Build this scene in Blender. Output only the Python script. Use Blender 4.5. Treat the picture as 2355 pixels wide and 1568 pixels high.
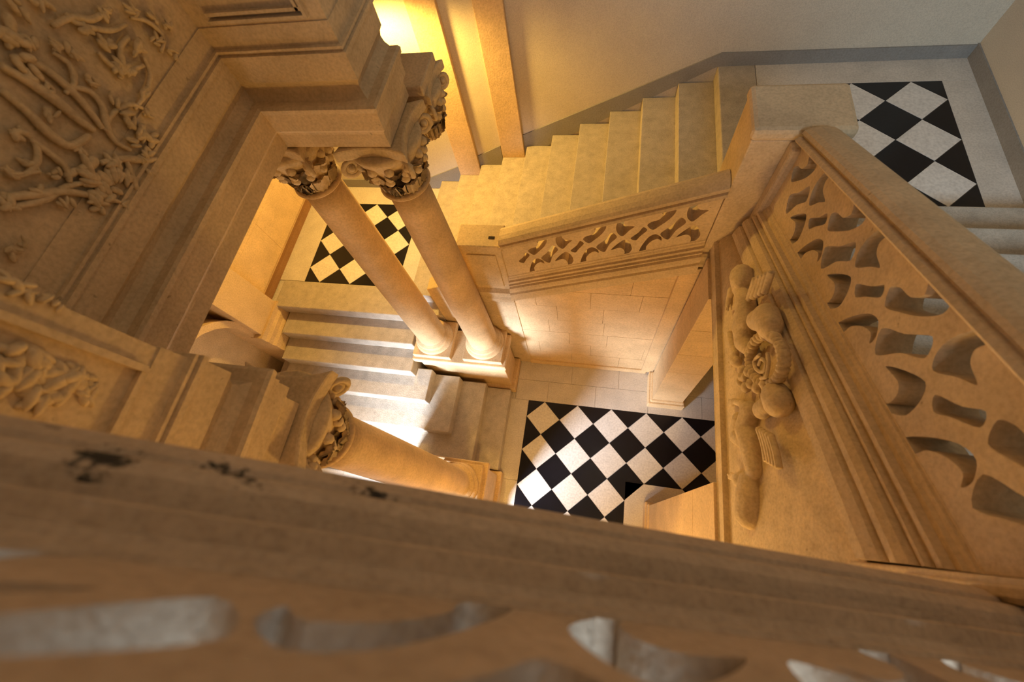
import bpy, bmesh, math, random
from mathutils import Vector, Matrix
random.seed(7)
for o in list(bpy.data.objects): bpy.data.objects.remove(o)
SC = bpy.context.scene; COL = SC.collection

# ------------------------------------------------------------------ camera
CAMZ = 6.37
MW = ((0.97818662, 0.15304235, -0.14045989), (0.08459246, -0.91104359, -0.40353895), (-0.18972363, 0.38285455, -0.90411688))
FPX = 981.08
cd = bpy.data.cameras.new('camera'); cam = bpy.data.objects.new('camera', cd); COL.objects.link(cam); SC.camera = cam
cd.sensor_width = 36; cd.lens = 36 * FPX / 2355; cd.clip_start = .02; cd.clip_end = 60
rot = Matrix([MW[0], [-v for v in MW[1]], [-v for v in MW[2]]]).transposed()
cam.matrix_world = Matrix.Translation((0, 0, CAMZ)) @ rot.to_4x4()
cd.dof.use_dof = True; cd.dof.focus_distance = 4.0; cd.dof.aperture_fstop = 1.6

# ------------------------------------------------------------------ world, lights, exposure
w = bpy.data.worlds.new('world'); SC.world = w; w.use_nodes = True
w.node_tree.nodes['Background'].inputs[0].default_value = (.55, .68, .9, 1)
w.node_tree.nodes['Background'].inputs[1].default_value = .35
SC.view_settings.view_transform = 'Standard'; SC.view_settings.look = 'None'
SC.view_settings.exposure = -.2; SC.view_settings.gamma = 1; SC.view_settings.use_curve_mapping = False

def light(name, kind, loc, energy, color, size=.2, sy=None, aim=None, spread=None):
    l = bpy.data.lights.new(name, kind); l.energy = energy; l.color = color
    if kind == 'AREA':
        l.shape = 'RECTANGLE'; l.size = size; l.size_y = sy or size
        if spread: l.spread = math.radians(spread)
    else:
        l.shadow_soft_size = size
    o = bpy.data.objects.new(name, l); COL.objects.link(o); o.location = loc
    if aim: o.rotation_euler = (Vector(aim) - Vector(loc)).to_track_quat('-Z', 'Y').to_euler()
    return o
WARM = (1, .61, .14); AMBER = (1, .58, .15)
l1 = light('lamp_lower_landing', 'SPOT', (-2.6, 4.25, 4.15), 500, WARM, .12, aim=(-2.3, 3.4, 1.3))
l1.data.spot_size = math.radians(168); l1.data.spot_blend = .5
light('lamp_under_stair', 'POINT', (.25, -1.2, 2.3), 165, AMBER, .2)
light('fill_light_upper', 'POINT', (.4, 2.0, 8.4), 24, (1, .74, .46), .3)  # added fill to lift the upper stonework, no real lamp hangs here
light('daylight_ground_door', 'AREA', (-3.1, -2.5, 1.7), 240, (.74, .84, 1), 1.0, 1.4, (-1.6, 1.5, -.3), 62)
light('daylight_upper_window', 'AREA', (.8, -2.5, 7.2), 115, (.62, .82, 1), 1.3, 1.9, (2.3, 4.5, 3.6), 115)

# ------------------------------------------------------------------ materials
def mat(name, col, rough=.75, var=.18, scale=6, pits=.0, bump=.25, bscale=60, spec=.3, stain=None):
    m = bpy.data.materials.new(name); m.use_nodes = True; nt = m.node_tree; N = nt.nodes; L = nt.links
    b = N['Principled BSDF']; b.inputs['Roughness'].default_value = rough; b.inputs['Specular IOR Level'].default_value = spec
    tc = N.new('ShaderNodeTexCoord'); geo = N.new('ShaderNodeNewGeometry')
    n1 = N.new('ShaderNodeTexNoise'); n1.inputs['Scale'].default_value = scale; n1.inputs['Detail'].default_value = 6; n1.inputs['Roughness'].default_value = .65
    L.new(geo.outputs['Position'], n1.inputs['Vector'])
    r = N.new('ShaderNodeValToRGB'); e = r.color_ramp.elements
    e[0].position = .3; e[1].position = .7
    e[0].color = [c * (1 - var) for c in col] + [1]; e[1].color = [min(1, c * (1 + var)) for c in col] + [1]
    L.new(n1.outputs['Fac'], r.inputs['Fac'])
    out = r.outputs['Color']
    n2 = N.new('ShaderNodeTexNoise'); n2.inputs['Scale'].default_value = bscale; n2.inputs['Detail'].default_value = 4
    L.new(geo.outputs['Position'], n2.inputs['Vector'])
    mx = N.new('ShaderNodeMixRGB'); mx.blend_type = 'MULTIPLY'; mx.inputs[0].default_value = .35
    L.new(out, mx.inputs[1])
    r2 = N.new('ShaderNodeValToRGB'); r2.color_ramp.elements[0].position = .3; r2.color_ramp.elements[1].position = .62
    r2.color_ramp.elements[0].color = (.45, .42, .4, 1)
    L.new(n2.outputs['Fac'], r2.inputs['Fac']); L.new(r2.outputs['Color'], mx.inputs[2]); out = mx.outputs['Color']
    if pits:
        v = N.new('ShaderNodeTexNoise'); v.inputs['Scale'].default_value = 22; v.inputs['Detail'].default_value = 2
        L.new(geo.outputs['Position'], v.inputs['Vector'])
        r3 = N.new('ShaderNodeValToRGB'); r3.color_ramp.elements[0].position = .22; r3.color_ramp.elements[1].position = .27
        r3.color_ramp.elements[0].color = (1 - pits,) * 3 + (1,)
        L.new(v.outputs['Fac'], r3.inputs['Fac'])
        m3 = N.new('ShaderNodeMixRGB'); m3.blend_type = 'MULTIPLY'; m3.inputs[0].default_value = 1
        L.new(out, m3.inputs[1]); L.new(r3.outputs['Color'], m3.inputs[2]); out = m3.outputs['Color']
    if stain:
        # lichen stains on the stone itself: centres and radii in metres
        for (c, rad, thr) in stain:
            mp = N.new('ShaderNodeMapping'); mp.vector_type = 'TEXTURE'
            mp.inputs['Location'].default_value = c; mp.inputs['Scale'].default_value = rad
            L.new(geo.outputs['Position'], mp.inputs['Vector'])
            ln = N.new('ShaderNodeVectorMath'); ln.operation = 'LENGTH'; L.new(mp.outputs[0], ln.inputs[0])
            ns = N.new('ShaderNodeTexNoise'); ns.inputs['Scale'].default_value = 62; ns.inputs['Detail'].default_value = 6; ns.inputs['Roughness'].default_value = .75
            L.new(geo.outputs['Position'], ns.inputs['Vector'])
            ad = N.new('ShaderNodeMath'); ad.operation = 'MULTIPLY_ADD'; ad.inputs[1].default_value = -.55; ad.inputs[2].default_value = thr
            L.new(ln.outputs['Value'], ad.inputs[0])
            sm = N.new('ShaderNodeMath'); sm.operation = 'ADD'; L.new(ad.outputs[0], sm.inputs[0]); L.new(ns.outputs['Fac'], sm.inputs[1])
            rr = N.new('ShaderNodeValToRGB'); rr.color_ramp.elements[0].position = .62; rr.color_ramp.elements[1].position = .74
            L.new(sm.outputs[0], rr.inputs['Fac'])
            m4 = N.new('ShaderNodeMixRGB'); L.new(rr.outputs['Color'], m4.inputs[0]); L.new(out, m4.inputs[1])
            m4.inputs[2].default_value = (.045, .038, .03, 1); out = m4.outputs[0]
    L.new(out, b.inputs['Base Color'])
    bp = N.new('ShaderNodeBump'); bp.inputs['Strength'].default_value = bump; bp.inputs['Distance'].default_value = .01
    L.new(n2.outputs['Fac'], bp.inputs['Height']); L.new(bp.outputs[0], b.inputs['Normal'])
    return m
STONE = mat('limestone', (.62, .47, .29), .8, .14, 4, .35, .3)
CARVE = mat('carved_limestone', (.63, .48, .29), .85, .16, 7, .3, .35)
COLM = mat('column_limestone', (.66, .46, .25), .6, .18, 3, .15, .15)
ASH = mat('ashlar_limestone', (.70, .50, .28), .8, .14, 2.5, .2, .25)
STEPM = mat('worn_step_stone', (.50, .43, .34), .75, .16, 9, .3, .35, 90)
PAVE = mat('pale_paving_stone', (.68, .61, .52), .6, .1, 4, .1, .15)
PLASTER = mat('cream_plaster', (.66, .58, .45), .9, .05, 2, 0, .12, 120)
GREY = mat('grey_plinth_paint', (.30, .28, .25), .85, .08, 4, 0, .15)
BLACK = mat('black_marble', (.005, .005, .008), .28, .3, 5, 0, .03, 40, .4)
WHITE = mat('white_marble', (.78, .73, .66), .35, .06, 5, 0, .03, 40, .4)
GROUT = mat('tile_bed', (.62, .56, .48), .9, .05)
NEARST = mat('stained_limestone', (.56, .43, .31), .85, .12, 5, .3, .35, 70,
             stain=[((-.66, .0, 5.84), (.075, .3, .06), .42), ((-.52, .0, 5.76), (.15, .3, .06), .31), ((-.33, .0, 5.66), (.22, .3, .05), .27)])
DARK = mat('socket_shade', (.03, .02, .015), .9)
WOOD = mat('dark_door_wood', (.10, .05, .025), .6, .25, 12)
GLASS = bpy.data.materials.new('window_glass'); GLASS.use_nodes = True
_b = GLASS.node_tree.nodes['Principled BSDF']; _b.inputs['Transmission Weight'].default_value = 1; _b.inputs['Roughness'].default_value = .02; _b.inputs['IOR'].default_value = 1.02

# ------------------------------------------------------------------ helpers
def ray(x, y):
    c = ((x - 1177.5) / FPX, (y - 784) / FPX, 1)
    return Vector([sum(MW[i][j] * c[i] for i in range(3)) for j in range(3)])
def on_x(x, y, X): r = ray(x, y); return r * (X / r.x) + Vector((0, 0, CAMZ))
def obj(name, bm, m, parent=None, smooth=False, bevel=0):
    if isinstance(bm, bmesh.types.BMesh):
        bmesh.ops.recalc_face_normals(bm, faces=bm.faces)
        me = bpy.data.meshes.new(name); bm.to_mesh(me); bm.free()
    else: me = bm
    if not me.materials: me.materials.append(m)
    if smooth:
        for p in me.polygons: p.use_smooth = True
    o = bpy.data.objects.new(name, me); COL.objects.link(o)
    if parent:
        o.parent = parent
        o.matrix_parent_inverse = parent.matrix_basis.inverted()
    if bevel:
        md = o.modifiers.new('bevel', 'BEVEL'); md.width = bevel; md.segments = 2; md.limit_method = 'ANGLE'; md.angle_limit = .6
    return o
def thing(name, label, cat, loc=(0, 0, 0), group=None, kind=None):
    o = bpy.data.objects.new(name, None); COL.objects.link(o); o.location = loc; o.empty_display_size = .1
    return tag(o, label, cat, group, kind)
def tag(o, label, cat=None, group=None, kind=None):
    o['label'] = label
    if cat: o['category'] = cat
    if group: o['group'] = group
    if kind: o['kind'] = kind
    return o
def struct(o, label, cat): return tag(o, label, cat, None, 'structure')
def box(bm, x0, x1, y0, y1, z0, z1):
    vs = [bm.verts.new((x, y, z)) for z in (z0, z1) for y in (y0, y1) for x in (x0, x1)]
    for f in ((0, 1, 3, 2), (4, 6, 7, 5), (0, 4, 5, 1), (2, 3, 7, 6), (0, 2, 6, 4), (1, 5, 7, 3)): bm.faces.new([vs[i] for i in f])
    return bm
def prism(bm, pts, O, U, V, N, d0, d1):
    O, U, V, N = map(Vector, (O, U, V, N))
    a = [bm.verts.new(O + U * p[0] + V * p[1] + N * d0) for p in pts]
    b = [bm.verts.new(O + U * p[0] + V * p[1] + N * d1) for p in pts]
    n = len(pts)
    bm.faces.new(a); bm.faces.new(b[::-1])
    for i in range(n): bm.faces.new((a[i], b[i], b[(i + 1) % n], a[(i + 1) % n]))
    return bm
def lathe(bm, prof, c=(0, 0, 0), n=32):
    rings = []
    for r, z in prof: rings.append([bm.verts.new((c[0] + r * math.cos(6.28318 * i / n), c[1] + r * math.sin(6.28318 * i / n), c[2] + z)) for i in range(n)])
    for a, b in zip(rings, rings[1:]):
        for i in range(n): bm.faces.new((a[i], a[(i + 1) % n], b[(i + 1) % n], b[i]))
    bm.faces.new(rings[0][::-1]); bm.faces.new(rings[-1])
    return bm
def tube(bm, pts, rad, n=7):
    pts = [Vector(p) for p in pts]; rings = []
    rs = rad if isinstance(rad, (list, tuple)) else [rad] * len(pts)
    for i, p in enumerate(pts):
        t = (pts[min(i + 1, len(pts) - 1)] - pts[max(i - 1, 0)]).normalized()
        a = t.cross(Vector((.31, .2, .93))); a.normalize(); b = t.cross(a)
        rings.append([bm.verts.new(p + (a * math.cos(6.28318 * k / n) + b * math.sin(6.28318 * k / n)) * rs[i]) for k in range(n)])
    for a, b in zip(rings, rings[1:]):
        for i in range(n): bm.faces.new((a[i], a[(i + 1) % n], b[(i + 1) % n], b[i]))
    bm.faces.new(rings[0][::-1]); bm.faces.new(rings[-1])
    return bm
def blob(bm, c, s, rotm=None, u=12, v=8):
    m = Matrix.Translation(c) @ ((rotm.to_4x4()) if rotm else Matrix()) @ Matrix.Diagonal((*s, 1))
    bmesh.ops.create_uvsphere(bm, u_segments=u, v_segments=v, radius=1, matrix=m); return bm
def crom(pts, k=6):
    pts = [Vector(p) for p in pts]; P = [pts[0]] + pts + [pts[-1]]; out = []
    for i in range(1, len(P) - 2):
        for j in range(k):
            t = j / k; a, b, c, d = P[i - 1:i + 3]
            out.append(.5 * ((2 * b) + (c - a) * t + (2 * a - 5 * b + 4 * c - d) * t * t + (3 * b - a - 3 * c + d) * t ** 3))
    return out + [pts[-1]]
def clip(poly, a, b, c):            # keep a*x+b*y<=c
    out = []
    for i in range(len(poly)):
        p, q = poly[i], poly[(i + 1) % len(poly)]
        dp, dq = a * p[0] + b * p[1] - c, a * q[0] + b * q[1] - c
        if dp <= 1e-9: out.append(p)
        if (dp < -1e-9 and dq > 1e-9) or (dp > 1e-9 and dq < -1e-9):
            t = dp / (dp - dq); out.append((p[0] + (q[0] - p[0]) * t, p[1] + (q[1] - p[1]) * t))
    return out
def area2(p): return abs(sum(p[i][0] * p[(i + 1) % len(p)][1] - p[(i + 1) % len(p)][0] * p[i][1] for i in range(len(p)))) / 2
def nm(o): return o
def B(): return bmesh.new()

# ------------------------------------------------------------------ levels
ZM, ZU = 1.335, 3.181
h1 = (ZU - ZM) / 11; h2 = ZM / 7
D = .5
YB = 4.68; XR = 3.25; XL = -4.85; YF = -2.6; ZC = 9.0

# ------------------------------------------------------------------ chequered floors
def tiles(parent, cx, cy, nx, ny, z, keep=None):
    """45 degree tiles of diagonal D in a field nx by ny diagonals; (cx,cy) is its far left corner"""
    cache = {}
    for i in range(0, 2 * nx + 1):
        for j in range(0, 2 * ny + 1):
            if (i + j) % 2: continue
            black = (i % 2 == 0)
            x, y = cx + i * D / 2, cy - j * D / 2; g = .0035
            poly = [(D / 2 - g, 0), (0, D / 2 - g), (-D / 2 + g, 0), (0, -D / 2 + g)]
            ax0, ax1, ay0, ay1 = cx - x, cx + nx * D - x, cy - ny * D - y, cy - y
            for a, b, c in ((1, 0, ax1), (-1, 0, -ax0), (0, 1, ay1), (0, -1, -ay0)): poly = clip(poly, a, b, c) if poly else poly
            if keep:
                for (kx0, kx1, ky0, ky1) in keep:       # notch: rectangular part of the field that is left out
                    if kx0 - .01 < x < kx1 + .01 and y < ky1 + .01:
                        inside = kx0 + .01 < x < kx1 - .01 and y < ky1 - .01
                        if inside: poly = []
                        elif abs(y - ky1) < .01 and kx0 + .01 < x < kx1 - .01: poly = clip(poly, 0, -1, 0)
                        elif abs(x - kx0) < .01 and y < ky1 - .01: poly = clip(poly, 1, 0, 0)
                        elif abs(x - kx1) < .01 and y < ky1 - .01: poly = clip(poly, -1, 0, 0)
            if len(poly) < 3 or area2(poly) < 1e-4: continue
            key = (black, tuple((round(p[0], 4), round(p[1], 4)) for p in poly))
            if key not in cache:
                bm = prism(B(), poly, (0, 0, 0), (1, 0, 0), (0, 1, 0), (0, 0, 1), -.012, 0)
                bmesh.ops.recalc_face_normals(bm, faces=bm.faces)
                me = bpy.data.meshes.new('floor_tile'); bm.to_mesh(me); bm.free(); me.materials.append(BLACK if black else WHITE); cache[key] = me
            o = bpy.data.objects.new('black_floor_tile' if black else 'white_floor_tile', cache[key]); COL.objects.link(o)
            o.location = (x, y, z); o.parent = parent
fl = struct(obj('floor', box(B(), XL - .3, XR + .3, YF - .4, YB + .3, -.3, -.014), GROUT), 'pale stone ground floor with black and white chequered tiles', 'floor')
GX, GY = -.919, 1.733
tiles(fl, GX, GY, 6, 6, 0, keep=[(GX + 1.5, GX + 2.5, -9, GY - 1.0)])
def slab(parent, x0, x1, y0, y1, z=0, m=PAVE, t=.014, g=.002): return obj('paving_slab', box(B(), x0 + g, x1 - g, y0 + g, y1 - g, z - t, z), m, parent)
xs = [-1.13, -.64, .08, .85, 1.6, XR]
for a, b in zip(xs, xs[1:]): slab(fl, a, b, GY, 2.06)
xs = [-1.13, -.3, .41, 1.2, 2.2, XR]
for a, b in zip(xs, xs[1:]): slab(fl, a, b, 2.06, 2.5)
for a, b in ((GY - 1.2, GY), (.0, GY - 1.2), (-1.267, .0)): slab(fl, -1.195, GX, a, b)
slab(fl, GX + 1.5, GX + 2.5, -.4, GY - 1.0); slab(fl, GX + 1.5, GX + 2.5, -1.267, -.4); slab(fl, GX + 3, XR, .4, GY); slab(fl, GX + 3, XR, -1.267, .4)
for a in range(6): slab(fl, -4.8 + a * 1.34, -3.46 + a * 1.34, -2.6, -1.267)
for a, b in ((-4.8, -3.6), (-3.6, -2.4), (-2.4, -1.195)): slab(fl, a, b, -1.267, .3)
for a, b in ((-1.195, .6), (.6, 1.9), (1.9, XR)): slab(fl, a, b, 2.5, YB)

lm = struct(obj('floor_lower_landing', box(B(), XL, -2.09, 2.43, YB, 0, ZM - .014), GROUT), 'lower stair landing with chequered tile inset, lit golden yellow', 'landing')
tiles(lm, -4.374, 4.318, 3, 3, ZM)
LX0, LX1, LY0, LY1 = -4.374, -2.874, 2.818, 4.318
slab(lm, XL, -2.09, LY1, YB, ZM); slab(lm, XL, LX0, LY0, LY1, ZM); slab(lm, LX1, -2.0, LY0, LY1, ZM)
obj('landing_nosing', box(B(), -4.72, -2.42, 2.37, LY0, ZM - .19, ZM), STEPM, lm, bevel=.012)
lu = struct(obj('floor_upper_landing', box(B(), 1.03, XR, 2.72, YB, ZU - .25, ZU - .014), GROUT), 'upper stair landing with chequered tile inset in grey daylight', 'landing')
tiles(lu, 1.468, 4.357, 3, 3, ZU)
slab(lu, 1.38, XR, 4.357, YB, ZU); slab(lu, 2.968, XR, 2.72, 4.357, ZU); slab(lu, 1.38, 2.968, 2.72, 2.857, ZU)
obj('landing_nosing', box(B(), 1.02, 1.38, 2.72, YB, ZU - h1, ZU), STEPM, lu, bevel=.01)

# ------------------------------------------------------------------ room shell
wb = struct(obj('wall_back', box(B(), XL - .3, XR + .3, YB, YB + .3, 0, ZC), PLASTER), 'tall plain plaster wall behind the stair flights', 'wall')
struct(obj('wall_right', box(B(), XR, XR + .3, YF, YB, 0, ZC), PLASTER), 'grey plaster wall on the right of upper landing', 'wall')
struct(obj('ceiling', box(B(), XL - .3, XR + .3, YF - .3, YB + .3, ZC, ZC + .2), PLASTER), 'plain plaster ceiling high above the stairwell', 'ceiling')
def pl(name, x0, x1, z0): return obj(name, box(B(), x0, x1, YB - .055, YB, z0, ZC), ASH, wb, bevel=.006)
pl('pilaster_strip', -2.19, -1.86, ZU - 9 * h1); pl('pilaster_strip', -1.479, -1.165, ZU - 7 * h1)
# grey plinth band that follows the steps
sk = B()
prism(sk, [(1.02, ZU), (XR, ZU), (XR, ZU + .12), (1.02, ZU + .14), (-1.165, 2.34), (-1.165, 2.0)], (0, 0, 0), (1, 0, 0), (0, 0, 1), (0, 1, 0), YB - .014, YB + .01)
prism(sk, [(-1.86, 1.7), (-1.5, 1.8), (-1.5, 2.17), (-1.86, 1.99)], (0, 0, 0), (1, 0, 0), (0, 0, 1), (0, 1, 0), YB - .014, YB + .01)
prism(sk, [(-2.9, 1.3), (-2.19, 1.45), (-2.19, 1.80), (-2.87, 1.5), (XL, 1.5), (XL, 1.3)], (0, 0, 0), (1, 0, 0), (0, 0, 1), (0, 1, 0), YB - .014, YB + .01)
struct(obj('baseboard_back', sk, GREY), 'grey painted plinth band climbing the back wall beside the steps', 'baseboard')
struct(obj('baseboard_right', box(B(), XR - .014, XR + .01, 2.7, YB, ZU, ZU + .13), GREY), 'grey painted plinth band along the right wall of upper landing', 'baseboard')

# left wall with an arched opening beside the lower flight, in coursed blocks
wl = B(); box(wl, XL - .6, XL - .3, YF, YB, 0, ZC); box(wl, XL - .3, XL, 1.9, YB, 0, ZC); box(wl, XL - .3, XL, YF, .2, 0, ZC); box(wl, XL - .3, XL, .2, 1.9, 2.3, ZC)
wl_o = struct(obj('wall_left', wl, ASH), 'warm lit limestone wall on the left of lower landing', 'wall')
def ashlar(parent, u0, u1, v0, v1, rows, wid, O, U, V, N, t, m=ASH, clips=(), seed=0):
    rd = random.Random(seed); dv = (v1 - v0) / rows
    for r in range(rows):
        u = u0 - (wid * .5 if r % 2 else 0)
        while u < u1 - 1e-3:
            wd = wid * rd.uniform(.8, 1.2); g = .0012
            a, b = max(u, u0), min(u + wd, u1)
            if u1 - b < wid * .3: b = u1
            if b - a > .03:
                poly = [(a + g, v0 + r * dv + g), (b - g, v0 + r * dv + g), (b - g, v0 + (r + 1) * dv - g), (a + g, v0 + (r + 1) * dv - g)]
                for c in clips: poly = clip(poly, *c) if len(poly) > 2 else poly
                if len(poly) > 2 and area2(poly) > .002: obj('ashlar_block', prism(B(), poly, O, U, V, N, -t, rd.uniform(-.0012, .0012)), m, parent, bevel=.0018)
            u = b if b == u1 else u + wd
ashlar(wl_o, 2.45, 4.66, 1.5, 4.5, 5, .9, (XL + .03, 0, 0), (0, 1, 0), (0, 0, 1), (1, 0, 0), .04, seed=3)
obj('respond_pier', box(B(), XL - .05, -4.70, 1.88, 2.42, 1.36, 4.6), ASH, wl_o, bevel=.006)
obj('respond_base', prism(B(), [(0, 0), (.26, 0), (.26, .9), (.24, 1.0), (.24, 1.12), (.21, 1.16), (.21, 1.24), (.18, 1.28), (.18, 1.36), (0, 1.36)], (XL, 0, 0), (1, 0, 0), (0, 0, 1), (0, 1, 0), 1.82, 2.44), ASH, wl_o)
ar = B(); pts = [(.25 + .0, 0)] + [(1.03 - .8 * math.cos(a), 1.5 + .8 * math.sin(a)) for a in [math.pi * k / 14 for k in range(15)]] + [(1.83, 0)]
ring = [(p[0] + (p[0] - 1.03) * .12, p[1] + (max(0, p[1] - 1.5)) * .12) for p in pts]
for i in range(len(pts) - 1): prism(ar, [pts[i], pts[i + 1], ring[i + 1], ring[i]], (XL, 0, 0), (0, 1, 0), (0, 0, 1), (1, 0, 0), -.28, .05)
obj('arch_moulding', ar, ASH, wl_o)
dn = B(); prism(dn, pts, (XL - .25, 0, 0), (0, 1, 0), (0, 0, 1), (1, 0, 0), -.05, 0); 
obj('niche_back', dn, STONE, wl_o)
struct(obj('baseboard_left', box(B(), XL + .0, XL + .055, 2.45, YB, ZM, ZM + .11), mat('plinth_shade_brown', (.32, .17, .08), .8, .1)), 'thin plinth strip along left wall of lower landing, its shade coloured brown', 'baseboard')  # skirting lies in shadow; that shade is put into its brown colour

# front wall behind the camera: ground door and upper window let the daylight in
wf = B()
box(wf, XL - .3, -3.8, YF - .3, YF, 0, ZC); box(wf, 1.6, XR + .3, YF - .3, YF, 0, ZC)
box(wf, -3.8, -2.4, YF - .3, YF, 2.5, ZC); box(wf, -2.4, .05, YF - .3, YF, 0, ZC); box(wf, .05, 1.6, YF - .3, YF, 0, 6.1); box(wf, .05, 1.6, YF - .3, YF, 8.3, ZC)
struct(obj('wall_front', wf, PLASTER), 'plaster wall behind the near flight with door and window openings', 'wall')

# ------------------------------------------------------------------ stair flights
st = thing('stair_flight', 'lower flight of worn stone steps turning down to the ground floor', 'stairs', (-3.2, 1.4, 0))
zs = lambda k: ZM - k * h2
for k, (x1, y0, y1) in enumerate([(-2.5, 2.03, 2.42), (-2.5, 1.69, 2.06), (-2.27, 1.35, 1.72), (-1.90, .985, 1.82), (-1.54, .64, 1.82), (-1.19, .62, 1.82)]):
    bm = box(B(), -4.585 if k < 2 else -4.84, x1, y0, y1 if k < 2 else min(y1, 1.815), 0, zs(k + 1))
    if k == 2: bm.free(); bm = prism(B(), [(-4.585, 1.35), (-2.27, 1.35), (-2.27, 1.82), (-2.5, 1.82), (-2.5, 1.72), (-4.585, 1.72)], (0, 0, 0), (1, 0, 0), (0, 1, 0), (0, 0, 1), 0, zs(3))
    obj('step', bm, STEPM, st, bevel=.012)
sm_ = thing('stair_flight', 'middle flight of eleven stone steps climbing right along the plaster wall', 'stairs', (-.7, 3.6, ZM))
for k in range(1, 11):
    X = 1.02 - .357 * k; z = ZU - k * h1
    obj('step', box(B(), X, X + .357 + .03, 2.622, YB - .016, z - h1 - .06, z), STEPM, sm_, bevel=.006)
sr = thing('stair_flight', 'right flight of stone steps rising behind the big tracery balustrade', 'stairs', (2.3, 1.4, ZU))
for k in range(1, 11):
    Y = 2.72 - .34 * (k - 1); z = ZU + k * h1
    obj('step', box(B(), 1.4 if k == 1 else 1.305, XR - .002, Y - .37, Y, z - h1 - .06, z), STEPM, sr, bevel=.01)
sn = thing('stair_flight', 'near flight of pale steps glimpsed through the foreground tracery', 'stairs', (0, -1.2, 4.5))
for k in range(1, 11):
    X = 1.15 - .34 * (k - 1); z = 5.72 - .471 * X
    if X - .37 < -1.75: break
    obj('step', box(B(), max(X - .37, -1.3), X, -2.58, -.32, z - h1 - .06, z), PAVE, sn, bevel=.01)
struct(obj('floor_top_landing', box(B(), 1.17, XR, YF, -.37, ZU + 10 * h1 - .25, ZU + 10 * h1), PAVE), 'corner landing between the right flight and near flight', 'landing')

# ------------------------------------------------------------------ wall below the middle flight
def za_mid(x): return 2.121 + .42 * (x + .985)
wu = B(); prism(wu, [(-1.0, 0), (1.3, 0), (1.3, 3.04), (1.0, za_mid(1.0) + .06), (-1.0, za_mid(-1.0) + .1)], (0, 0, 0), (1, 0, 0), (0, 0, 1), (0, 1, 0), 2.40, 2.62)
wu_o = struct(obj('wall_under_stair', wu, ASH), 'golden ashlar wall under the middle flight above the chequered hall', 'wall')
ashlar(wu_o, -.97, .86, .12, 3.0, 8, .62, (0, 2.372, 0), (1, 0, 0), (0, 0, 1), (0, -1, 0), .03, clips=[(-.42, 1, 2.121 + .42 * .985 + .02)], seed=5)
obj('wall_base_course', box(B(), -.97, .8, 2.345, 2.40, 0, .12), ASH, wu_o, bevel=.01)
obj('pilaster_strip', prism(B(), [(.72, .12), (.9, .12), (.9, za_mid(.9)), (.72, za_mid(.72))], (0, 0, 0), (1, 0, 0), (0, 0, 1), (0, 1, 0), 2.33, 2.40), ASH, wu_o, bevel=.006)

# ------------------------------------------------------------------ balustrades
PROF = [(.215, 0), (.21, .05), (.185, .105), (.14, .118), (.14, .126), (.168, .135), (.162, .165), (.135, .195), (.085, .203), (.082, .21), (.104, .216), (.104, .232), (.062, .238), (.06, .258), (.084, .264), (.08, .284), (.036, .29), (.034, .315), (.016, .325), (.012, .345), (0, .35), (0, .36)]
RAIL = [(-.02, .86), (.02, .86), (.02, .873), (.045, .883), (.056, .90), (.044, .918), (.024, .922), (.026, .935), (.038, .945), (.03, .965), (.005, .98), (-.04, .99), (-.11, .988), (-.145, .97), (-.155, .94), (-.155, .86)]
# openings of one repeat of the scroll tracery, in metres along the run and above the string line
HOLES = [[(1.035, .25), (.99, .30), (.972, .37), (.985, .44), (1.03, .455), (1.03, .40), (1.06, .36), (1.12, .335), (1.085, .305)],
         [(.955, .06), (1.0, .12), (1.06, .16), (1.105, .11), (1.135, .02), (1.10, -.045), (1.05, -.075), (1.078, -.02), (1.06, .04), (1.02, .07)],
         [(1.125, .185), (1.18, .235), (1.21, .285), (1.245, .24), (1.20, .185), (1.17, .145)],
         [(1.31, .25), (1.26, .315), (1.285, .345), (1.34, .352), (1.362, .395), (1.325, .45), (1.42, .45), (1.45, .40), (1.42, .335), (1.36, .28)],
         [(1.235, -.08), (1.236, .0), (1.26, .08), (1.29, .135), (1.335, .15), (1.385, .10), (1.395, .055), (1.36, .088), (1.315, .07), (1.285, .02), (1.285, -.035)],
         [(1.395, .16), (1.46, .225), (1.515, .30), (1.565, .23), (1.51, .165), (1.47, .07)]]
def closed(pts, k=4):
    n = len(pts); out = []; g = sum((Vector(p) for p in pts), Vector((0, 0))) / n
    pts = [g + (Vector(p) - g) * 1.16 for p in pts]
    for i in range(n):
        a, b, c, d = [Vector(pts[(i + j) % n]) for j in (-1, 0, 1, 2)]
        for j in range(k):
            t = j / k; q = .5 * ((2 * b) + (c - a) * t + (2 * a - 5 * b + 4 * c - d) * t * t + (3 * b - a - 3 * c + d) * t ** 3)
            out.append(q.lerp(b.lerp(c, t), .15))
    return out
def tracery(length, F, P=.595, start=0.0, depth=.13, v0=-.10, v1=.50):
    bm = B(); S = P / .595; edges = []
    def loop(pts):
        vs = [bm.verts.new((p[0], p[1], 0)) for p in pts]
        edges.extend(bm.edges.new((vs[i], vs[(i + 1) % len(vs)])) for i in range(len(vs)))
    loop([(0, v0), (length, v0), (length, v1), (0, v1)])
    for i in range(-4, int(length / P) + 3):
        for h in HOLES:
            pts = closed([((u - 1.18 + .595 * i) * S + start, v) for u, v in h])
            xs_ = [p[0] for p in pts]
            if min(xs_) > .05 and max(xs_) < length - .05: loop(pts)
    bmesh.ops.triangle_fill(bm, use_beauty=True, edges=edges)
    back = bmesh.ops.extrude_face_region(bm, geom=bm.faces[:])['geom']
    for v in [g for g in back if isinstance(g, bmesh.types.BMVert)]: v.co.z = -depth
    for v in bm.verts: v.co = F(v.co.x, v.co.y, v.co.z)
    return bm
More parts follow.
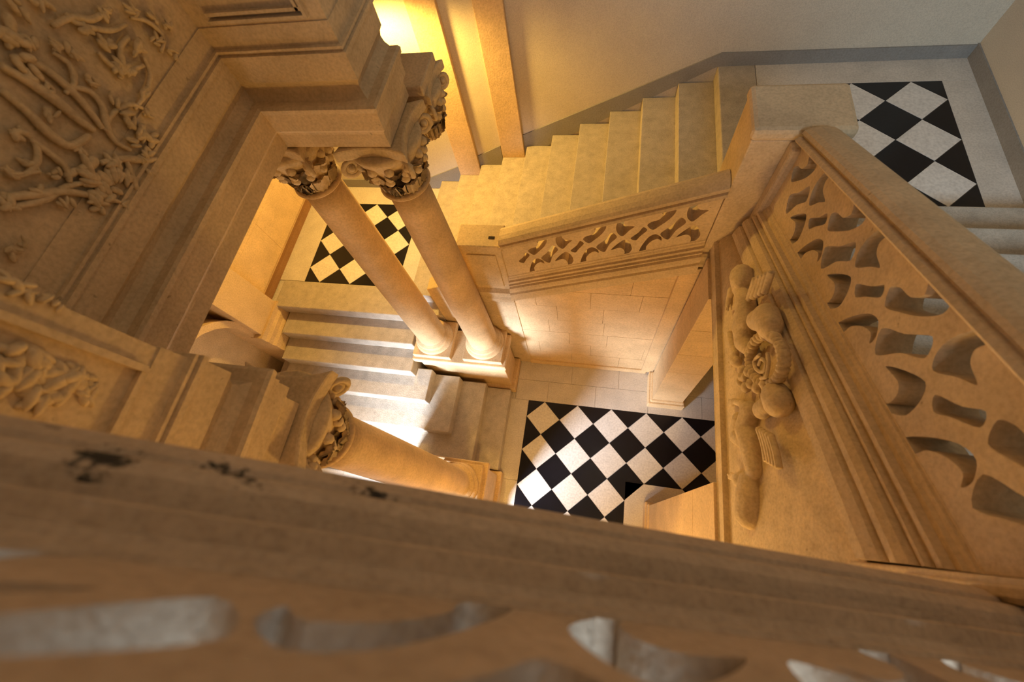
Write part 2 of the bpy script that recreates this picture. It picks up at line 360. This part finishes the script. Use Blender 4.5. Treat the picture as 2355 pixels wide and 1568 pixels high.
def balustrade(label, O, Dv, Nv, length, m, P=.595, start=0, sc=1, up=0, hs=1, dn=0, depth=.13, vs=1):
    """O: start of the lower moulding line on the tracery face; Dv: run per metre with slope; Nv: outward"""
    O, Dv, Nv = Vector(O), Vector(Dv), Vector(Nv)
    t = thing('balustrade', label, 'balustrade', O)
    prof = [(o * sc, h * hs + up) for o, h in PROF]
    obj('string_moulding', prism(B(), [(-.02, -.12)] + prof + [(-.17, .36 * hs + up), (-.17, -.12)], O, Nv, (0, 0, 1), Dv, 0, length), m, t)
    F = lambda u, v, d: O + Dv * u + Vector((0, 0, v * vs + .40 + up - dn)) + Nv * (d - .001)
    obj('tracery_panel', tracery(length, F, P, start, depth, -.10 + dn * .3), m, t)
    obj('handrail', prism(B(), [(o, h + up + (vs - 1) * .5 - dn) for o, h in RAIL], O, Nv, (0, 0, 1), Dv, 0, length), m, t)
    return t
balustrade('balustrade with pierced scroll tracery sloping along the middle flight', (-.965, 2.375, 2.121), (1, 0, .42), (0, -1, 0), 1.80, STONE, .52, .21, .5, .05)
TX = 1.11
balustrade('large scroll tracery balustrade rising on the right beside upper landing', (TX, 2.30, 3.44), (0, -1, .475), (-1, 0, 0), 2.235, STONE, .595, 1.18, .6)
balustrade('foreground balustrade with blurred tracery crossing the bottom of the view', (1.25, -.105, 4.831), (-1, 0, .471), (0, 1, 0), 2.46, NEARST, .595, .69, .62, 0, .72, .075, .19, 1.22)

# string wall under the right balustrade: fillet, carved ground and long hollow up to the moulding
sw = B(); ny, nz = 26, 14
def za_r(y): return 3.44 + .475 * (2.30 - y)
grid = []
for i in range(ny + 1):
    y = 2.36 - 2.5 * i / ny; row = []
    zt = za_r(y) - .02
    for (x, z) in [(1.30, 3.15), (.895, 3.15), (.90, 3.165), (.90, 3.26), (.935, 3.265)]: row.append((x, y, z))
    z0 = 3.265
    for k in range(1, nz + 1):
        t = k / nz; row.append(((.935 + .09 * t * t), y, z0 + (max(zt, z0 + .02) - z0) * t))
    row.append((1.30, y, max(zt, z0 + .02)))
    grid.append([sw.verts.new(p) for p in row])
for a, b in zip(grid, grid[1:]):
    for i in range(len(a)): sw.faces.new((a[i], a[(i + 1) % len(a)], b[(i + 1) % len(a)], b[i]))
sw.faces.new(grid[0]); sw.faces.new(grid[-1][::-1])
sw_o = struct(obj('wall_right_string', sw, CARVE), 'carved stone string wall with cherub relief under the right balustrade', 'wall')

nf = B(); prism(nf, [(1.15, 4.8), (-1.28, 4.8 + .471 * 2.4), (-1.28, 4.95 + .471 * 2.4), (1.15, 4.93)], (0, 0, 0), (1, 0, 0), (0, 0, 1), (0, 1, 0), YF + .01, -.37)
obj('soffit', nf, PLASTER, sn)

# ------------------------------------------------------------------ newel posts and piers
def newel(label, x0, x1, y0, y1, z0, z1, ch=.05, capx=(0, 0), slot=False):
    t = thing('newel_post', label, 'newel post', ((x0 + x1) / 2, (y0 + y1) / 2, z0))
    obj('shaft', box(B(), x0, x1, y0, y1, z0, z1 - .09), STONE, t, bevel=.008)
    bm = box(B(), x0 - .015, x1 + .015, y0 - .015, y1 + .015, z1 - .09, z1)
    c = obj('cap', bm, STONE, t, bevel=ch)
    return t
nl = newel('square newel post with flat cap at foot of the middle balustrade', -1.395, -.965, 2.36, 2.60, 0, 3.075, .012)
obj('panel', box(B(), -1.33, -1.03, 2.345, 2.37, 2.35, 2.93), STONE, nl, bevel=.006)
obj('moulding', prism(B(), [(0, 0), (.05, 0), (.05, .05), (.03, .08), (.03, .14), (.05, .17), (.05, .20), (0, .22)], (0, 2.36, 2.06), (0, -1, 0), (0, 0, 1), (1, 0, 0), -1.41, -.95), STONE, nl)
obj('socket', box(B(), -1.09, -1.03, 2.44, 2.47, 3.06, 3.079), DARK, nl)  # solid near-black block, its colour paints the shade inside a hole
obj('plinth', prism(B(), [(-2.09, 0), (-1.39, 0), (-1.39, 2.55), (-1.62, 2.2), (-2.09, 2.0)], (0, 0, 0), (1, 0, 0), (0, 0, 1), (0, 1, 0), 2.44, 2.62), STONE, nl, bevel=.01)
nu = newel('broad pitted newel post with pale cap at upper landing corner', .84, 1.38, 2.36, 2.74, 3.05, 4.37, .03)
obj('corner_strip', box(B(), 1.06, 1.14, 2.27, 2.37, 3.5, 4.28), STONE, nu, bevel=.02)
obj('moulding', prism(B(), [(0, 0), (.06, 0), (.06, .04), (.04, .07), (.04, .12), (.02, .14), (0, .14)], (0, 2.36, 2.98), (0, -1, 0), (0, 0, 1), (1, 0, 0), .83, 1.09), STONE, nu)
nn = newel('dark newel post where the right and near balustrades meet', 1.012, 1.38, .0, .058, 4.3, 5.75, .01)
obj('panel', box(B(), 1.004, 1.03, .01, .04, 4.7, 5.6), STONE, nn, bevel=.006)
def pier(label, y0, y1):
    t = thing('pier', label, 'pier', (1.08, (y0 + y1) / 2, 0))
    prof = [(-.02, 0), (.055, 0), (.055, .16), (.045, .18), (.05, .2), (.04, .23), (.02, .25), (.02, .28), (0, .30), (-.02, .30)]
    bm = B(); box(bm, .83, 1.33, y0 - .045, y1 + .045, 0, .17)
    obj('base_block', bm, ASH, t, bevel=.01)
    obj('base_moulding', box(B(), .85, 1.31, y0 - .025, y1 + .025, .17, .25), ASH, t, bevel=.022)
    z = .25
    for i, hh in enumerate((.55, .6, .55, .6, .6)):
        obj('shaft_block', box(B(), .875, 1.285, y0, y1, z + .002, z + hh - .002), ASH, t, bevel=.004); z += hh
    return t
pier('square ashlar pier standing against the under stair wall', 1.88, 2.28)
pier('near ashlar pier at the lower right of the chequered hall', -.25, .45)

# ------------------------------------------------------------------ column pedestals
def pedestal(label, x0, x1, y0, y1, z1=1.07):
    t = thing('pedestal', label, 'pedestal', ((x0 + x1) / 2, (y0 + y1) / 2, 0))
    obj('base_course', box(B(), x0 - .03, x1 + .03, y0 - .03, y1 + .03, 0, .16), COLM, t, bevel=.015)
    obj('die', box(B(), x0 + .03, x1 - .03, y0 + .03, y1 - .03, .16, z1 - .16), COLM, t, bevel=.006)
    bm = B(); box(bm, x0 + .01, x1 - .01, y0 + .01, y1 - .01, z1 - .16, z1 - .10); box(bm, x0 - .02, x1 + .02, y0 - .02, y1 + .02, z1 - .10, z1)
    obj('cornice', bm, COLM, t, bevel=.015)
    return t
pedestal('long stone pedestal carrying the twin columns beside the lower steps', -2.46, -1.16, 1.86, 2.32)
pedestal('near stone pedestal under the lone golden column', -2.46, -1.16, .0, .58)

# ------------------------------------------------------------------ columns
def leaf_mesh(hgt, wid, curl, flare):
    bm = B(); nu_, nv_ = 7, 9; vs = []
    for j in range(nv_):
        t = j / (nv_ - 1); wv = wid * (math.sin(math.pi * (.18 + .74 * t)) ** .7) * (1 + .22 * math.cos(t * 22))
        out = .008 + flare * t ** 1.3 + curl * max(0, t - .6) ** 2 * 6
        z = hgt * (t if t < .8 else .8 + (t - .8) * .35 - (t - .8) ** 2 * 3)
        vs.append([bm.verts.new((out + .016 * (1 - (2 * i / (nu_ - 1) - 1) ** 2) - .012 * abs(math.sin(i * 1.57)), wv * (i / (nu_ - 1) - .5), z)) for i in range(nu_)])
    for a, b in zip(vs, vs[1:]):
        for i in range(nu_ - 1): bm.faces.new((a[i], a[i + 1], b[i + 1], b[i]))
    bmesh.ops.solidify(bm, geom=bm.faces[:], thickness=.03)
    me = bpy.data.meshes.new('leaf'); bmesh.ops.recalc_face_normals(bm, faces=bm.faces); bm.to_mesh(me); bm.free(); me.materials.append(CARVE)
    for p in me.polygons: p.use_smooth = True
    return me
def volute_mesh():
    bm = B(); pts = []; rs = []
    for i in range(34):
        a = i / 33 * 4.6 * math.pi; r = .058 * (1 - i / 40)
        pts.append((r * math.cos(a + 1.57), 0, r * math.sin(a + 1.57))); rs.append(.017 * (1 - i / 60))
    pts = [(-.16, 0, -.11), (-.11, 0, -.0), (-.05, 0, .05)] + pts; rs = [.012, .014, .016] + rs
    tube(bm, pts, rs, 7); blob(bm, (0, 0, 0), (.02, .028, .02))
    me = bpy.data.meshes.new('volute'); bmesh.ops.recalc_face_normals(bm, faces=bm.faces); bm.to_mesh(me); bm.free(); me.materials.append(CARVE)
    for p in me.polygons: p.use_smooth = True
    return me
LEAF1, LEAF2, VOL = leaf_mesh(.18, .15, .02, .045), leaf_mesh(.29, .16, .022, .085), volute_mesh()
def add_mesh(name, me, parent, loc, rz, sc=1):
    o = bpy.data.objects.new(name, me); COL.objects.link(o); o.parent = parent
    o.matrix_parent_inverse = Matrix(); o.location = loc; o.rotation_euler = (0, 0, rz); o.scale = (sc,) * 3
    return o
def capital(t, zc, half=False):
    """zc: height of the neck above the thing's base; returns the bell, with leaves, volutes and abacus under it"""
    bm = lathe(B(), [(.155, 0), (.165, .08), (.185, .17), (.215, .27), (.245, .345), (.25, .37), (.235, .388)], (0, 0, 0), 28)
    c = obj('capital', bm, CARVE, None, True); c.parent = t; c.location = (0, 0, zc)
    for k in range(8): add_mesh('leaf', LEAF1, c, (.15 * math.cos(k * .7854), .15 * math.sin(k * .7854), .0), k * .7854)
    for k in range(8): add_mesh('leaf', LEAF2, c, (.152 * math.cos(k * .7854 + .39), .152 * math.sin(k * .7854 + .39), .04), k * .7854 + .39)
    for k in range(4):
        a = k * 1.5708 + .7854
        add_mesh('volute', VOL, c, (.285 * math.cos(a), .285 * math.sin(a), .315), a, 1.25)
        b = k * 1.5708
        for s in (-1, 1): add_mesh('volute', VOL, c, (.205 * math.cos(b) - s * .045 * math.sin(b), .205 * math.sin(b) + s * .045 * math.cos(b), .33), b + s * 1.5708, .75)
    for k in range(12):
        a = k * .5236 + .2; bb = B()
        for q in range(3): blob(bb, ((.205 + .012 * q) * math.cos(a + .08 * (q - 1)), (.205 + .012 * q) * math.sin(a + .08 * (q - 1)), .19 + .05 * q), (.035, .03, .034), None, 8, 6)
        kn = obj('carved_knop', bb, CARVE, None, True); kn.parent = c
    pts = []
    for k in range(4):
        a = k * 1.5708
        for s in (-1, -.8, -.4, 0, .4, .8, 1):
            d = .245 - .055 * (1 - s * s); u, v = d, s * .245
            pts.append((u * math.cos(a) - v * math.sin(a), u * math.sin(a) + v * math.cos(a)))
    q = []
    for p in pts:
        if not q or (Vector(p) - Vector(q[-1])).length > .005: q.append(p)
    if (Vector(q[0]) - Vector(q[-1])).length < .005: q.pop()
    ab = obj('abacus', prism(B(), q, (0, 0, 0), (1, 0, 0), (0, 1, 0), (0, 0, 1), .385, .465), CARVE, None); ab.parent = c
    md = ab.modifiers.new('bevel', 'BEVEL'); md.width = .012; md.segments = 2; md.limit_method = 'ANGLE'
    return c
def column(label, x, y, z0=1.07, zn=4.13):
    t = thing('column', label, 'column', (x, y, z0), 'stone columns of the stair loggia')
    def part(name, bm, m, sm=False, bev=0):
        o = obj(name, bm, m, None, sm, bev); o.parent = t; return o
    part('plinth', box(B(), -.27, .27, -.27, .27, 0, .09), COLM, bev=.008)
    part('base', lathe(B(), [(.2, .09), (.25, .095), (.265, .12), (.25, .15), (.225, .155), (.215, .165), (.21, .185), (.222, .19), (.236, .21), (.222, .23), (.2, .235), (.195, .25)]), COLM, True)
    H = zn - z0; n = 14
    part('shaft', lathe(B(), [(.192, .245)] + [(.188 - .033 * (i / n) ** 1.6, .25 + (H - .27) * i / n) for i in range(n + 1)], n=40), COLM, True)
    part('astragal', lathe(B(), [(.15, H - .03), (.18, H - .025), (.192, H - .008), (.18, H + .01), (.15, H + .015)]), COLM, True)
    capital(t, H)
    return t
column('left of the twin columns with battered leafy capital', -2.18, 2.15)
column('right of the twin columns, next to the middle newel post', -1.46, 2.15)
column('golden lit lone column at lower left of the well', -1.46, .28)

# ------------------------------------------------------------------ entablature
def sweep(prof, path):
    bm = B(); n = len(path); secs = []
    for i in range(n):
        p = Vector(path[i]); ds = []
        if i: ds.append((p - Vector(path[i - 1])).normalized())
        if i < n - 1: ds.append((Vector(path[i + 1]) - p).normalized())
        ns = [Vector((d.y, -d.x)) for d in ds]
        mi = ns[0] if len(ns) == 1 else (ns[0] + ns[1]) / (1 + ns[0].dot(ns[1]))
        secs.append([bm.verts.new((p.x + mi.x * o, p.y + mi.y * o, z)) for o, z in prof])
    m = len(prof)
    for a, b in zip(secs, secs[1:]):
        for i in range(m): bm.faces.new((a[i], a[(i + 1) % m], b[(i + 1) % m], b[i]))
    bm.faces.new(secs[0]); bm.faces.new(secs[-1][::-1])
    return bm
PATH = [(-1.31, -.34), (-1.31, .34), (-2.02, .34), (-2.02, 1.95), (-1.31, 1.95), (-1.31, 2.40)]
en = thing('entablature', 'heavy moulded entablature with carved foliage above the columns at left', 'entablature', (-1.8, 1.2, 4.6))
BK = -.30
obj('architrave', sweep([(BK, 4.60), (-.02, 4.60), (0, 4.61), (0, 4.70), (.005, 4.72), (.035, 4.755), (.035, 4.83), (.042, 4.835), (.042, 4.875), (.06, 4.885), (.065, 4.915), (.05, 4.925), (BK, 4.925)], PATH), STONE, en)
obj('frieze', sweep([(BK, 4.925), (.0, 4.925), (-.022, 4.95), (-.03, 4.98), (-.02, 5.01), (0, 5.035), (0, 5.15), (BK, 5.15)], PATH), STONE, en)
obj('cornice', sweep([(BK, 5.15), (-.018, 5.15), (-.018, 5.157), (.012, 5.157), (.012, 5.18), (-.002, 5.183), (-.002, 5.192), (.006, 5.195), (.006, 5.207), (-.012, 5.21), (-.012, 5.22), (-.015, 5.31), (BK, 5.31)], PATH), STONE, en)
obj('attic_wall', sweep([(BK, 5.31), (-.02, 5.31), (-.02, 6.25), (BK, 6.25)], PATH), STONE, en)
# raised panel frames on the attic faces
fr = B(); x0, x1, yy = -1.93, -1.42, 1.97
for a in (0, 1):
    box(fr, x0, x1, yy - .03 + a * .008, yy, 5.335 + a * .03, 5.35 + a * .03)
    box(fr, x1 - a * .03, x1 + .015 - a * .03, yy - .03 + a * .008, yy, 5.335 + a * .03, 6.1)
obj('panel_frame', fr, STONE, en)
fr = B(); box(fr, -1.33, -1.305, .235, .255, 5.33, 6.1); box(fr, -1.33, -1.31, -.3, .25, 5.32, 5.34)
obj('panel_frame', fr, STONE, en)
# carved foliage on the attic wall (facing right)
rd = random.Random(11)
def vine(parent, X, pts, r):
    P = crom([on_x(px, py, X) for px, py in pts], 6); n = len(P)
    return obj('vine_stem', tube(B(), P, [r * (1 - .35 * abs(2 * i / (n - 1) - 1)) for i in range(n)], 7), CARVE, parent, True)
XA = -2.02 + .0
for pts, r in [([(0, 150), (60, 185), (120, 225), (180, 275), (215, 300)], .020), ([(0, 205), (60, 255), (110, 305), (160, 335), (205, 312)], .018),
               ([(30, 130), (90, 150), (160, 205), (205, 255), (235, 295)], .016), ([(160, 200), (205, 210), (235, 245), (245, 290), (265, 325), (300, 345)], .014),
               ([(70, 320), (110, 350), (150, 385), (160, 420)], .014), ([(0, 455), (50, 450), (100, 445), (150, 440), (210, 450)], .018),
               ([(0, 480), (60, 470), (110, 455), (150, 430), (190, 420)], .014), ([(230, 375), (280, 365), (330, 368), (370, 366)], .016),
               ([(290, 370), (300, 395), (312, 430), (322, 442)], .014), ([(275, 180), (282, 150), (275, 110), (295, 85)], .014),
               ([(225, 120), (255, 150), (285, 165), (330, 150)], .012), ([(120, 60), (165, 40), (210, 45), (255, 20)], .014),
               ([(150, 30), (180, 55), (250, 70), (290, 55)], .012), ([(40, 290), (80, 330), (85, 370), (60, 400), (20, 405)], .012), ([(120, 120), (160, 150), (170, 190), (150, 215)], .012), ([(330, 130), (345, 170), (335, 215), (310, 250)], .011), ([(300, 40), (340, 50), (375, 85), (370, 120)], .011), ([(240, 300), (260, 260), (300, 240), (330, 250)], .011)]: vine(en, XA, pts, r)
def leafblob(parent, X, px, py, s, k=5):
    c = on_x(px, py, X); bm = B()
    for i in range(k):
        a = rd.uniform(0, 6.28); d = s * rd.uniform(.2, .7)
        blob(bm, c + Vector((rd.uniform(-.002, .012), d * math.cos(a), d * math.sin(a))), (s * .3, s * rd.uniform(.5, .9), s * rd.uniform(.2, .35)), Matrix.Rotation(rd.uniform(0, 3.1), 3, 'X'), 8, 6)
    return obj('relief_leaf', bm, CARVE, parent, True)
for px, py, s in [(210, 395, .06), (245, 415, .055), (265, 385, .05), (280, 415, .05), (225, 440, .05), (190, 405, .05), (255, 450, .045), (220, 470, .04), (320, 300, .045), (345, 315, .04), (300, 275, .04),
                  (265, 150, .04), (300, 160, .035), (240, 100, .04), (315, 110, .04), (110, 210, .03), (60, 165, .04), (40, 110, .05), (20, 75, .05), (195, 60, .035), (90, 440, .035), (20, 470, .04), (150, 470, .03), (300, 330, .035), (335, 350, .03), (330, 375, .03), (30, 580, .03), (45, 560, .025), (65, 90, .035), (385, 60, .03), (300, 20, .035), (360, 95, .03), (170, 120, .035), (130, 100, .03), (210, 180, .03), (330, 215, .03), (260, 230, .03), (120, 265, .03), (40, 300, .035), (75, 385, .035), (130, 400, .03), (25, 400, .03), (180, 345, .03), (340, 260, .03), (395, 120, .028), (350, 40, .03), (240, 30, .03), (100, 15, .035), (40, 20, .035), (345, 400, .026), (285, 470, .028)]:
    leafblob(en, XA, px, py, s)
for px, py, s in [(20, 815, .05), (60, 835, .055), (100, 845, .05), (130, 865, .05), (90, 880, .05), (40, 870, .05), (10, 860, .05), (150, 895, .045), (185, 885, .04), (110, 915, .04), (200, 900, .035), (60, 905, .045), (165, 860, .035)]:
    leafblob(en, -1.33, px, py, s, 6)
for px, py, s in [(20, 655, .03), (60, 670, .025), (95, 680, .022), (130, 700, .018)]: leafblob(en, -1.33, px, py, s, 4)
# small bracket capital behind the right twin column
bc = thing('bracket_capital', 'small carved bracket capital behind the right twin column', 'capital', (-1.40, 2.66, 4.13))
c = capital(bc, 0); c.scale = (.8, .8, .9)
obj('bracket_slab', box(B(), -1.60, -1.24, 2.47, 2.82, 4.545, 4.62), STONE, bc, bevel=.01)

# ------------------------------------------------------------------ cherub relief on the right string wall
def rp(px, py, r, sink): p = on_x(px, py, .90); return Vector((.90 + sink, p.y, p.z)), r
def relief_body(name, parts, label):
    bm = B()
    for (x0, y0, r0, x1, y1, r1, sink) in parts:       # limbs: panel points with radii in metres, axis depth behind the relief's front
        A, _ = rp(x0, y0, r0, sink); Bq, _ = rp(x1, y1, r1, sink); n = 5
        for i in range(n):
            t = i / (n - 1); r = r0 + (r1 - r0) * t; blob(bm, A.lerp(Bq, t), (r, r * 1.12, r * 1.12), None, 12, 8)
    o = obj(name, bm, CARVE, sw_o, True)
    md = o.modifiers.new('remesh', 'REMESH'); md.mode = 'VOXEL'; md.voxel_size = .007; md.use_smooth_shade = True
    q = o.modifiers.new('smooth', 'SMOOTH'); q.factor = .5; q.iterations = 4
    o['label'] = label
    return o
relief_body('cherub_relief', [(1692, 634, .074, 1694, 648, .072, .035), (1690, 662, .05, 1694, 672, .045, .03), (1694, 676, .05, 1702, 690, .06, .035),
    (1678, 668, .026, 1674, 688, .022, .01), (1674, 690, .024, 1673, 698, .026, .01), (1668, 702, .009, 1669, 712, .008, .005), (1673, 703, .009, 1674, 714, .008, .0), (1678, 702, .009, 1680, 711, .008, .005),
    (1702, 695, .066, 1703, 745, .074, .035), (1700, 750, .078, 1700, 778, .066, .035), (1742, 728, .075, 1750, 748, .07, .045), (1725, 735, .06, 1742, 740, .06, .04), (1750, 752, .06, 1756, 772, .035, .045),
    (1675, 768, .024, 1680, 790, .026, .01), (1680, 790, .026, 1688, 812, .024, .01), (1684, 826, .034, 1690, 832, .034, .01), (1676, 834, .01, 1682, 842, .01, .0), (1700, 785, .06, 1708, 800, .04, .03)], 'far cherub with round head leaning over the wreath')
relief_body('cherub_relief', [(1762, 908, .07, 1768, 922, .074, .045), (1745, 930, .045, 1735, 940, .05, .04), (1684, 922, .02, 1698, 926, .022, .01), (1676, 919, .008, 1684, 921, .01, .0), (1675, 926, .008, 1684, 927, .01, .0), (1677, 933, .008, 1685, 932, .01, .0), (1698, 926, .024, 1712, 945, .04, .02),
    (1712, 945, .06, 1704, 985, .07, .035), (1690, 965, .05, 1682, 1000, .045, .03), (1682, 1002, .045, 1698, 1012, .05, .03), (1704, 985, .07, 1712, 1015, .066, .035), (1712, 1015, .066, 1720, 1076, .05, .035),
    (1711, 1104, .066, 1710, 1140, .086, .04), (1710, 1140, .086, 1707, 1176, .084, .04), (1674, 1091, .009, 1684, 1096, .012, .0), (1676, 1099, .009, 1686, 1102, .012, .0), (1681, 1088, .009, 1690, 1094, .014, .0), (1686, 1097, .025, 1700, 1104, .05, .015)], 'near cherub kneeling with bent leg beside the wreath')
wr = B()
cpts = [(1755 + 38 * math.cos(a), 826 + 56 * math.sin(a)) for a in [6.28318 * k / 30 for k in range(30)]]
for p in cpts:
    c = on_x(*p, .915); c.x = .935; blob(wr, c, (.035, .035 * rd.uniform(.7, 1.1), .03 * rd.uniform(.7, 1.1)), None, 8, 6)
for q in ((1716, 868), (1728, 882), (1742, 892), (1708, 852), (1722, 855), (1762, 886), (1704, 878), (1716, 890), (1708, 866)): blob(wr, on_x(*q, .92), (.032, .036, .03), None, 8, 6)
tube(wr, crom([on_x(px, py, .90) for px, py in [(1748, 815), (1735, 830), (1740, 850), (1755, 855), (1762, 838), (1752, 825), (1745, 840)]], 5), .010)
tube(wr, crom([on_x(px, py, .90) for px, py in [(1765, 812), (1768, 835), (1762, 865), (1750, 870)]], 5), .010)
o = obj('wreath_relief', wr, CARVE, sw_o, True); o['label'] = 'carved wreath held between the cherubs'
wing = B()
for k in range(5): tube(wing, crom([on_x(px + k * 9, py - k * 4, .92) for px, py in [(1722, 690), (1730, 665), (1738, 640)]], 5), [.02] * 11, 6)
for k in range(5): tube(wing, crom([on_x(px + k * 7, py + k * 4, .92) for px, py in [(1745, 985), (1756, 1020), (1764, 1060)]], 5), [.018] * 11, 6)
o = obj('wing_relief', wing, CARVE, sw_o, True)
